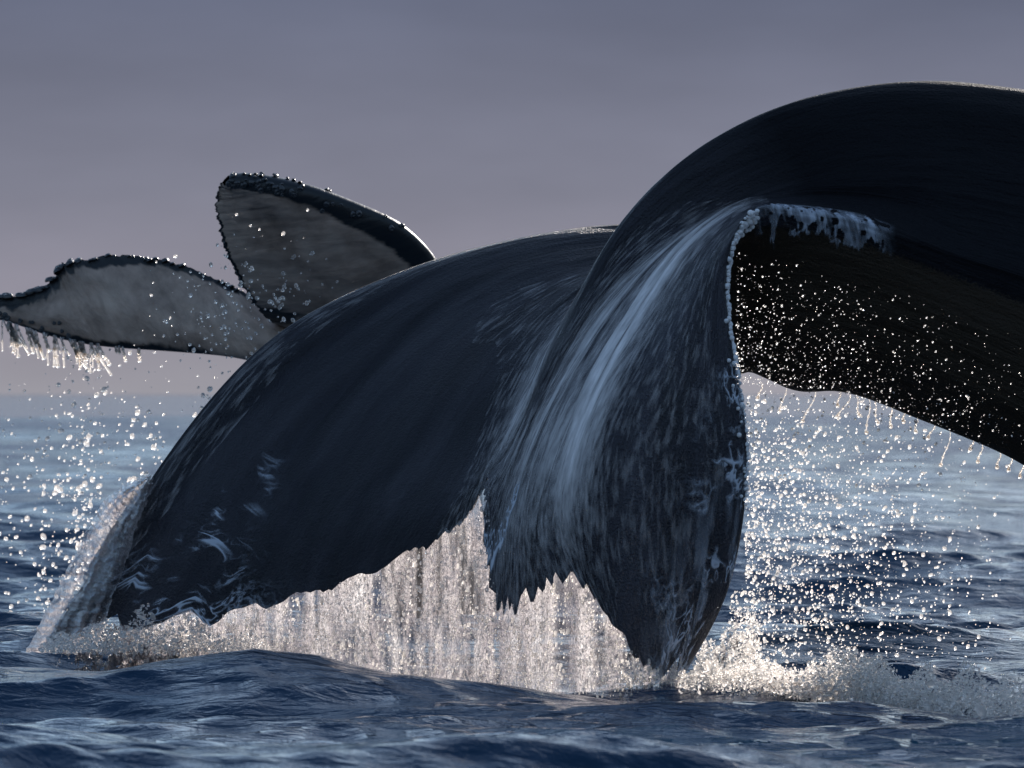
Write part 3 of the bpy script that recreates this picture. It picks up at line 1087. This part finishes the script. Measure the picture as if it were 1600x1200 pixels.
def curtain():
    """one torn sheet of falling water from the left tip to the right tip, hung just behind the trailing edge"""
    uu = np.linspace(.55, 9.75, 900)
    tp = spline(uq[:up[-1] + 1], last[:up[-1] + 1], uu)
    nx, nv = 900, 300
    xs_ = np.linspace(tp[:, 0].min() + .01, tp[:, 0].max() - .01, nx)
    o_ = np.argsort(tp[:, 0])
    X0 = tp[o_, 0]
    top = np.interp(xs_, X0, tp[o_, 2])
    dep = np.interp(xs_, X0, tp[o_, 1])
    ker = np.ones(241) / 241
    dep = np.convolve(np.pad(dep, 120, 'edge'), ker, 'valid')
    t = np.linspace(0, 1, nv)[:, None]
    zmax = top.max()
    Z = zmax + (-.15 - zmax) * t + np.zeros((1, nx))
    tl = np.clip((top[None] - Z) / (top[None] + .15), 0, 1)
    X = np.repeat(xs_[None], nv, 0) + .03 * np.clip(t, 0, 1) * vnoise(xs_ * 3, xs_ * 0, 3)[None]
    Y = dep[None] + .05 - .08 * t + np.zeros_like(X)
    px = 800 + X / DIST * FPX
    rightw = np.clip((px - 770) / 60, 0, 1)
    amt = np.clip(tl * 5 + .4, 0, 1)
    Y += amt * (.024 - .010 * rightw) * (1.2 * fbm(X * 14, Z * 1.6, 3, 3) + .8 * fbm(X * 40, Z * 10, 12, 3) + .55 * fbm(X * 95, Z * 50, 8, 2))
    X = X + amt * .012 * fbm(X * 20, Z * 9, 5, 2)
    st = fbm(X * 11, Z * .9, 71, 3)
    thin = fbm(X * 30, Z * 3.5, 72, 3)
    cov = (1 - rightw) * np.clip(.74 + .9 * thin + .5 * fbm(X * 7, Z * 1.3, 77, 3), .15, .94) + rightw * np.clip(.62 + .8 * st + .25 * thin, .18, .95)
    cov = cov * np.clip((1.08 - tl + .12 * thin) / .22, .35, 1) * (Z < top[None] + .012)
    o_ = link_mesh('water_curtain', np.stack([X, Y, Z], -1).reshape(-1, 3), grid_faces(nv, nx), M_FALL, attrs={'cover': cov})
    tag(o_, 'bright torn sheet of water pouring off the ragged edge of the big tail', 'water', kind='stuff')
    # loose drops shed by the sheet
    n = 5200
    i = RNG.integers(0, nx, n)
    f = RNG.beta(1.2, 1.0, n)
    pts = np.stack([xs_[i] + RNG.normal(0, .01, n), dep[i] - .05 - .16 * f * RNG.random(n), top[i] + (-.05 - top[i]) * f], -1)
    r = np.minimum(.0036 * np.exp(RNG.normal(0, .5, n)), .011)
    s_ = np.zeros((n, 3))
    s_[:, 2] = -r * RNG.uniform(0, 1.6, n)
    o_ = link_mesh('curtain_drops', *blobs(pts, r, ICO0, s_), M_FOAM)
    tag(o_, 'glittering drops on the sheet of water under the big tail', 'water', kind='stuff')


curtain()


# the run-off along the left tip
def runoff():
    nk, nu = 260, 60
    Lc = np.array([(232, 742, .60), (205, 752, .6), (168, 778, .6), (135, 830, .6), (105, 890, .6), (75, 950, .58), (40, 1020, .55)])
    Rc = np.array([(240, 745, .52), (228, 790, .42), (212, 830, .36), (196, 880, .3), (180, 920, .22), (166, 965, .15), (150, 1020, .1)])
    tq = np.linspace(0, 6, nk)
    Lc[:, 2] -= .30
    Rc[:, 2] -= np.linspace(.32, .22, 7)
    Lp, Rp = spline(np.arange(7.0), ats(Lc), tq), spline(np.arange(7.0), ats(Rc), tq)
    s = np.linspace(0, 1, nu)
    V = Lp[:, None] * (1 - s)[None, :, None] + Rp[:, None] * s[None, :, None]
    sb = np.repeat(s[None], nk, 0)
    tb = np.repeat(tq[:, None], nu, 1)
    V[..., 1] -= .10 * np.sin(np.pi * sb) + .05 * fbm(sb * 7, tb * .5, 81, 2) + .03 * fbm(sb * 6 + tb * 2, tb * 9, 82, 3)
    V[..., 0] += .012 * fbm(sb * 4, tb * 7, 83, 3)
    V[..., 2] += .012 * fbm(sb * 6, tb * 8, 84, 3)
    cov = np.clip(.80 + .9 * fbm(sb * 7, tb * .45, 86, 3) + .35 * fbm(sb * 14, tb * 6, 87, 2), .12, .97)
    o = link_mesh('water_runoff', V.reshape(-1, 3), grid_faces(nk, nu), M_FALL, attrs={'cover': cov})
    tag(o, 'glassy ridge of water running down the left rim of the big tail', 'water', kind='stuff')


runoff()


# ------------------------------------------------------------------ threads of water on the skin
def rim_cover(uu, k_):
    wdt = np.interp(k_, [8.5, 10.5, 12, 13], [.16, .22, .36, .40])
    e = np.exp(-((uu - (9.93 - wdt * .9)) / wdt) ** 2)
    lace_ = ridged(uu * 9 + k_ * .8, k_ * 3.2, 91, .09) + .7 * ridged(uu * 16, k_ * 7, 95, .12)
    pat = np.clip((fbm(uu * 4, k_ * 2.4, 92, 3) + .12) * 3, 0, 1)
    sheet = .35 * np.clip(fbm(uu * 10, k_ * 1.6, 97, 4) * 3, 0, 1) * np.clip((k_ - 10.5) / 1.5, 0, 1)
    return np.clip((lace_ * pat * 1.15 + sheet * 1.3) * e * np.clip((k_ - 8.6) / 1.0, 0, 1), 0, .85)


fine_film('water_film_sheen', 8.9, 10.0, 8.4, 13.0, 240, 420, rim_cover, 'ragged white water sliding down the right rim of the big tail')


def left_cover(uu, k_):
    uc = np.interp(k_, [10.4, 11.2, 12.2, 13], [1.0, .92, .80, .72])
    wdt = np.interp(k_, [10.4, 11.5, 12.3, 13], [.12, .20, .38, .55])
    e = np.exp(-((uu - uc) / wdt) ** 2)
    arcs = ridged(uu * 3.2 + 2.2 * np.sin(k_ * 3.0), k_ * 4.2 - 1.2 * (uu - uc) ** 2 * 8, 101, .07)
    fine_ = ridged(uu * 12, k_ * 8, 105, .10)
    pat = np.clip((fbm(uu * 4, k_ * 3, 103, 3) + .15) * 3.0, 0, 1)
    low = np.clip((k_ - 12.2) / .8, 0, 1)
    return np.clip((arcs * pat * .95 + fine_ * pat * (.25 + .6 * low)) * e * np.clip((k_ - 10.4) / .5, 0, 1), 0, .8)


fine_film('water_film_sheen', .25, 1.9, 10.2, 13.0, 260, 360, left_cover, 'curling threads of water on the dark skin near the left rim of the big tail')


def notch_cover(uu, k_):
    uc = np.interp(k_, [10.9, 11.8, 12.4, 13], [6.98, 6.80, 6.50, 6.10]) + .03 * np.sin(k_ * 9)
    w_ = np.interp(k_, [10.9, 12, 13], [.05, .12, .2])
    x_ = (uu - uc) / w_
    rim_ = np.exp(-((x_ - .8) / .28) ** 2) * (.6 + .5 * vnoise(k_ * 6, uu * 0, 111)) + .5 * np.exp(-((x_ + .9) / .22) ** 2) * np.clip(.4 + vnoise(k_ * 9, uu * 0, 112), 0, 1)
    cells = ridged(uu * 11, k_ * 6, 113, .16) * (np.abs(x_) < 1)
    return np.clip(1.5 * (rim_ + .6 * cells) * np.clip((k_ - 10.9) / .4, 0, 1), 0, .9)


fine_film('water_film_sheen', 5.7, 7.3, 10.8, 13.0, 260, 340, notch_cover, 'glassy thread of water running down beside the notch of the big tail')

# beads of water along the right rim, painted white in place of sun glint
pos, rad = [], []
for k in np.concatenate([np.linspace(5.9, 9.2, 120), np.linspace(9.2, 11.0, 40)]):
    for _ in range(2):
        u = 10 + RNG.normal(.05, .10)
        pos.append(on_whale(u, k + RNG.uniform(-.03, .03), .004))
        rad.append(RNG.uniform(.006, .015) * (1 if k < 9.2 else .8))
o = link_mesh('rim_beads', *blobs(pos, np.array(rad) * 1.15, ICO1), M_WHITE)
tag(o, 'string of water beads, painted white for sun glint, along the right rim of the big tail', 'water', kind='stuff')


# ------------------------------------------------------------------ spray
def drops(name, pts, rads, label, mat=M_DROP, fall=.5, ico=ICO1):
    pts, rads = np.array(pts), np.array(rads)
    st = np.zeros_like(pts)
    st[:, 2] = -rads * fall * .6 * RNG.uniform(0, 1.4, len(rads))
    st[:, 0] = rads * .15 * RNG.normal(size=len(rads))
    o = link_mesh(name, *blobs(pts, rads, ico, st), mat)
    tag(o, label, 'water spray', kind='stuff')
    return o


def rsize(n, base, big=.02):
    r = base * .9 * np.exp(RNG.normal(0, .62, n))
    return np.minimum(r, big)


# under the second tail, left
n = 1050
streams = RNG.triangular(-20, 150, 400, 46)
x = streams[RNG.integers(0, 46, n)] + RNG.normal(0, 7, n)
y = 545 + 470 * RNG.beta(1.5, 1.5, n)
x = x - (y - 545) * .05
d = RNG.uniform(4.2, 6.4, n)
drops('spray', ats(np.stack([x, y, d], -1)), rsize(n, .0056, .017), 'bright drops raining from the smaller tail at the left')
# across the second tail's blades
n = 330
x = 300 + RNG.normal(90, 75, n)
y = 470 + RNG.normal(15, 55, n)
drops('spray', ats(np.stack([x, y, RNG.uniform(4.2, 5.0, n)], -1)), rsize(n, .0055, .012), 'fine drops flying in front of the smaller tail')
# right of the big tail
n = 4500
x = 1165 + 420 * RNG.beta(.85, 2.0, n)
y = 610 + 450 * RNG.beta(1.3, 1.1, n)
d = RNG.uniform(-.3, 1.4, n)
drops('spray', ats(np.stack([x, y, d], -1)), rsize(n, .0035, .0105), 'cloud of bright drops between the right rim and the open water')
# in front of the dark belly of the tail stock
n = 1400
x = 1150 + 480 * RNG.beta(.8, 1.6, n)
y = np.interp(x, [1140, 1300, 1600], [380, 420, 520]) + RNG.beta(1.5, .9, n) * np.interp(x, [1140, 1300, 1600], [220, 190, 190])
drops('spray', ats(np.stack([x, y, RNG.uniform(-3.2, -2.5, n)], -1)), rsize(n, .0018, .005), 'very fine drops in front of the dark belly of the tail stock', ico=ICO0)


# strings of drops hanging from the tail stock
def drip(path, r, label, cat='water drip', group='drips under the big tail stock'):
    P_ = ats(np.array(path, float))
    t = np.linspace(0, len(P_) - 1, 26)
    P_ = spline(np.arange(len(P_), dtype=float), P_, t)
    rad_ = r * (.45 + .55 * np.abs(np.sin(t * 4.4 + path[0][0]))) * np.linspace(.55, 1.1, len(t))
    parts_ = [tube(P_, rad_ * .55, 6)]
    ii = np.arange(1, len(P_), 3)
    parts_.append(blobs(P_[ii], rad_[ii] * 1.05, ICO1))
    parts_.append(blobs(P_[-1:], np.array([r * 1.35]), ICO2))
    o_ = link_mesh('water_drip', *merge(parts_), M_DROP)
    tag(o_, label, cat, group)


stock_y = lambda x_: np.interp(x_, [1165, 1220, 1300, 1390, 1490, 1600], [601, 599, 608, 633, 674, 725])
DR = [
    (1190, 26, -6, 'short broken drip, first one beside the right rim of the big tail'),
    (1228, 46, -10, 'beaded drip hanging second from the right rim of the big tail'),
    (1274, 56, -20, 'long slanting drip hanging third from the right rim of the big tail'),
    (1312, 26, -3, 'short upright drip hanging fourth from the right rim of the big tail'),
    (1328, 38, -20, 'strongly slanting drip hanging fifth from the right rim of the big tail'),
    (1338, 34, 5, 'drip leaning right, hanging sixth from the right rim of the big tail'),
    (1358, 55, -4, 'long straight drip hanging seventh from the right rim of the big tail'),
    (1366, 38, 6, 'drip close beside the long straight one, hanging eighth from the right rim'),
    (1392, 36, 0, 'upright drip hanging ninth from the right rim, mid belly of the stock'),
    (1412, 20, 0, 'smallest drip, hanging tenth from the right rim, mid belly of the stock'),
    (1432, 28, -1, 'upright drip hanging eleventh from the right rim, mid belly of the stock'),
    (1460, 26, -10, 'slanting drip just left of the longest one near the right of the stock'),
    (1484, 58, -14, 'longest drip, bending left, near the right end of the stock belly'),
    (1520, 18, -4, 'short drip just right of the longest one under the stock'),
    (1534, 30, -6, 'fourth drip from the right end of the stock belly'),
    (1562, 26, -4, 'third drip from the right end of the stock belly'),
    (1580, 22, -4, 'second drip from the right end of the stock belly'),
    (1598, 24, -4, 'rightmost drip under the stock belly at the edge of the photo'),
]
for x_, ln, lean, lab in DR:
    y0 = stock_y(x_) - 3
    drip([(x_, y0, .54), (x_ + lean * .15 + 2, y0 + ln * .35, .54), (x_ + lean * .55 - 1, y0 + ln * .7, .54), (x_ + lean, y0 + ln, .54)], .0085, lab)
parts = []
for q in range(46):                          # run-off under the second tail's left blade
    x_ = RNG.choice([6, 18, 40, 52, 75, 88, 118, 126, 140, 185, 210]) + RNG.normal(0, 6)
    y0 = np.interp(x_, [0, 62, 125, 180, 235, 290, 345], [502, 522, 537, 544, 548, 551, 556])
    ln = RNG.uniform(8, 40) * (1.2 if x_ < 170 else .5)
    sl = RNG.uniform(.0, .7) * ln
    P_ = ats(np.array([(x_, y0 - 3, 6.05), (x_ + sl * .4, y0 + ln * .4, 6.0), (x_ + sl, y0 + ln, 6.0)]))
    t = np.linspace(0, 2, 9)
    P_ = spline(np.arange(3.0), P_, t)
    r_ = RNG.uniform(.006, .012)
    parts.append(tube(P_, r_ * (.4 + .6 * np.abs(np.sin(t * 5 + q))), 6))
    parts.append(blobs(P_[2::2], np.full(len(P_[2::2]), r_ * 1.1), ICO1))
o = link_mesh('edge_runoff', *merge(parts), M_DROP)
tag(o, 'streaming water falling off the lower edge of the smaller tail', 'water', kind='stuff')


# ------------------------------------------------------------------ splash where the tail enters the sea
def splash(name, n, x0, x1, crest, label, seed, rbase=.006, dd=(-1.6, -.5), rough=.06, dfun=None):
    """a torn, lumpy sheet of water and the drops it throws off, as one mass"""
    rr = np.random.default_rng(seed)
    nx, nz = int((x1 - x0) * .9), 70
    parts_ = []
    dmid = (dd[0] + dd[1]) / 2
    for layer in range(1):
        xs_ = np.linspace(x0, x1, nx)
        top, base = crest(xs_)
        lump = .55 + .5 * vnoise(xs_ / 34.0, xs_ * 0, seed + layer) + .4 * vnoise(xs_ / 11.0, xs_ * 0, seed + 1 + layer) + .25 * vnoise(xs_ / 4.0, xs_ * 0, seed + 2 + layer)
        tap = np.clip((xs_ - x0) / ((x1 - x0) * .2), 0, 1) * np.clip((x1 - xs_) / ((x1 - x0) * .14), 0, 1)
        hh = tap * (base - top) * np.clip(.35 * lump + .50 + .25 * vnoise(xs_ / 2.0, xs_ * 0, seed + 9), .3, 1.15) * (.8 if layer == 0 else .55)
        tt = np.linspace(0, 1, nz)[:, None]
        Y_ = base[None] + 40 - (hh[None] + 40) * tt
        X_ = np.repeat(xs_[None], nz, 0)
        D_ = (dmid if not callable(dfun) else dfun(xs_)[None]) + (.25 - .5 * layer) + .18 * tt - .5 * (1 - tt) ** 2 * .6
        V_ = ats(np.stack([X_, Y_, D_ * np.ones_like(X_)], -1))
        nz1 = fbm(X_ / 14, Y_ / 10, seed + 30 + layer, 4)
        nz2 = fbm(X_ / 5, Y_ / 4, seed + 40 + layer, 3)
        V_[..., 1] += rough * (2.0 * nz1 + 1.2 * nz2)
        V_[..., 0] += rough * .7 * fbm(X_ / 7, Y_ / 6, seed + 50 + layer, 3)
        V_[..., 2] += rough * .8 * fbm(X_ / 6, Y_ / 5, seed + 60 + layer, 3)
        q = grid_faces(nz, nx)
        keep = (fbm(X_ / 9, Y_ / 7, seed + 70 + layer, 3) - .75 * (tt - .35) - .6 * (1 - tap[None]) - np.interp(X_, [1350, 1500], [0, .25]) > -.10)[:-1, :-1].ravel()
        q = q[keep]
        parts_.append((V_.reshape(-1, 3), np.concatenate([q[:, [0, 1, 2]], q[:, [0, 2, 3]]])))
    v_, f_ = merge(parts_)
    o_ = link_mesh(name, v_, f_, M_FALL, attrs={'cover': np.full(len(v_), .9)})
    tag(o_, label, 'splash', kind='stuff')
    x_ = rr.uniform(x0, x1, n)
    top, base = crest(x_)
    taper = np.clip((x_ - x0) / ((x1 - x0) * .16), 0, 1) ** .7 * np.clip((x1 - x_) / ((x1 - x0) * .12), 0, 1) ** .7
    lump = .75 + .3 * vnoise(x_ / 34.0, x_ * 0, seed) + .12 * vnoise(x_ / 11.0, x_ * 0, seed + 1)
    h = rr.beta(1.1, 1.8, n) * np.clip(lump, .15, 1.2) * 1.15 * (.15 + .85 * taper) - .15 * rr.random(n)
    y_ = base - (base - top) * h
    ok_ = rr.random(n) < (.25 + .75 * taper) * np.interp(x_, [1380, 1520], [1, .45])
    x_, y_, n = x_[ok_], y_[ok_], int(ok_.sum())
    d_ = rr.uniform(*dd, n) if dfun is None else dfun(x_) + rr.normal(0, .3, n)
    r = np.minimum(rbase * np.exp(rr.normal(0, .5, n)), .022)
    st = rr.normal(size=(n, 3)) * r[:, None] * .6
    o_ = link_mesh('splash_drops', *blobs(ats(np.stack([x_, y_, d_], -1)), r, ICO0, st), M_FOAM)
    tag(o_, 'drops thrown up by the ' + label, 'splash', kind='stuff')
    j_ = rr.choice(n, n // 22, replace=False)
    o_ = link_mesh('splash_drops', *blobs(ats(np.stack([x_[j_], y_[j_] - 3, d_[j_] - .1], -1)), r[j_] * 1.5, ICO1), M_DROP)
    tag(o_, 'glassy larger drops in the ' + label, 'splash', kind='stuff')


def crest_right(x_):
    top = np.interp(x_, [1050, 1130, 1200, 1260, 1330, 1400, 1450, 1520, 1620], [975, 995, 1020, 1012, 1005, 1035, 1040, 1030, 1045])
    base = np.interp(x_, [1050, 1150, 1300, 1450, 1620], [1072, 1076, 1090, 1116, 1140])
    return top, base


def depth_right(x_):
    return np.interp(x_, [1050, 1150, 1300, 1450, 1640], [-.5, -.65, -1.3, -2.7, -4.2])


splash('splash', 34000, 1060, 1680, crest_right, 'churned splash of white water to the right of the big tail', 5, .0033, rough=.05, dfun=depth_right)


def crest_rim(x_):
    return np.interp(x_, [1070, 1110, 1150, 1190], [985, 930, 880, 960]), np.full_like(x_, 1085.)


splash('splash', 3200, 1075, 1195, crest_rim, 'column of splash rising beside the right tip of the big tail', 6, .0034, (-.5, .3), .04)


def crest_left(x_):
    return np.interp(x_, [50, 180, 260, 340, 420], [985, 950, 945, 962, 975]), np.full_like(x_, 1015.)


splash('splash', 6000, 60, 430, crest_left, 'low splash where the left blade enters the sea', 8, .0028, (-.7, .1), .04)
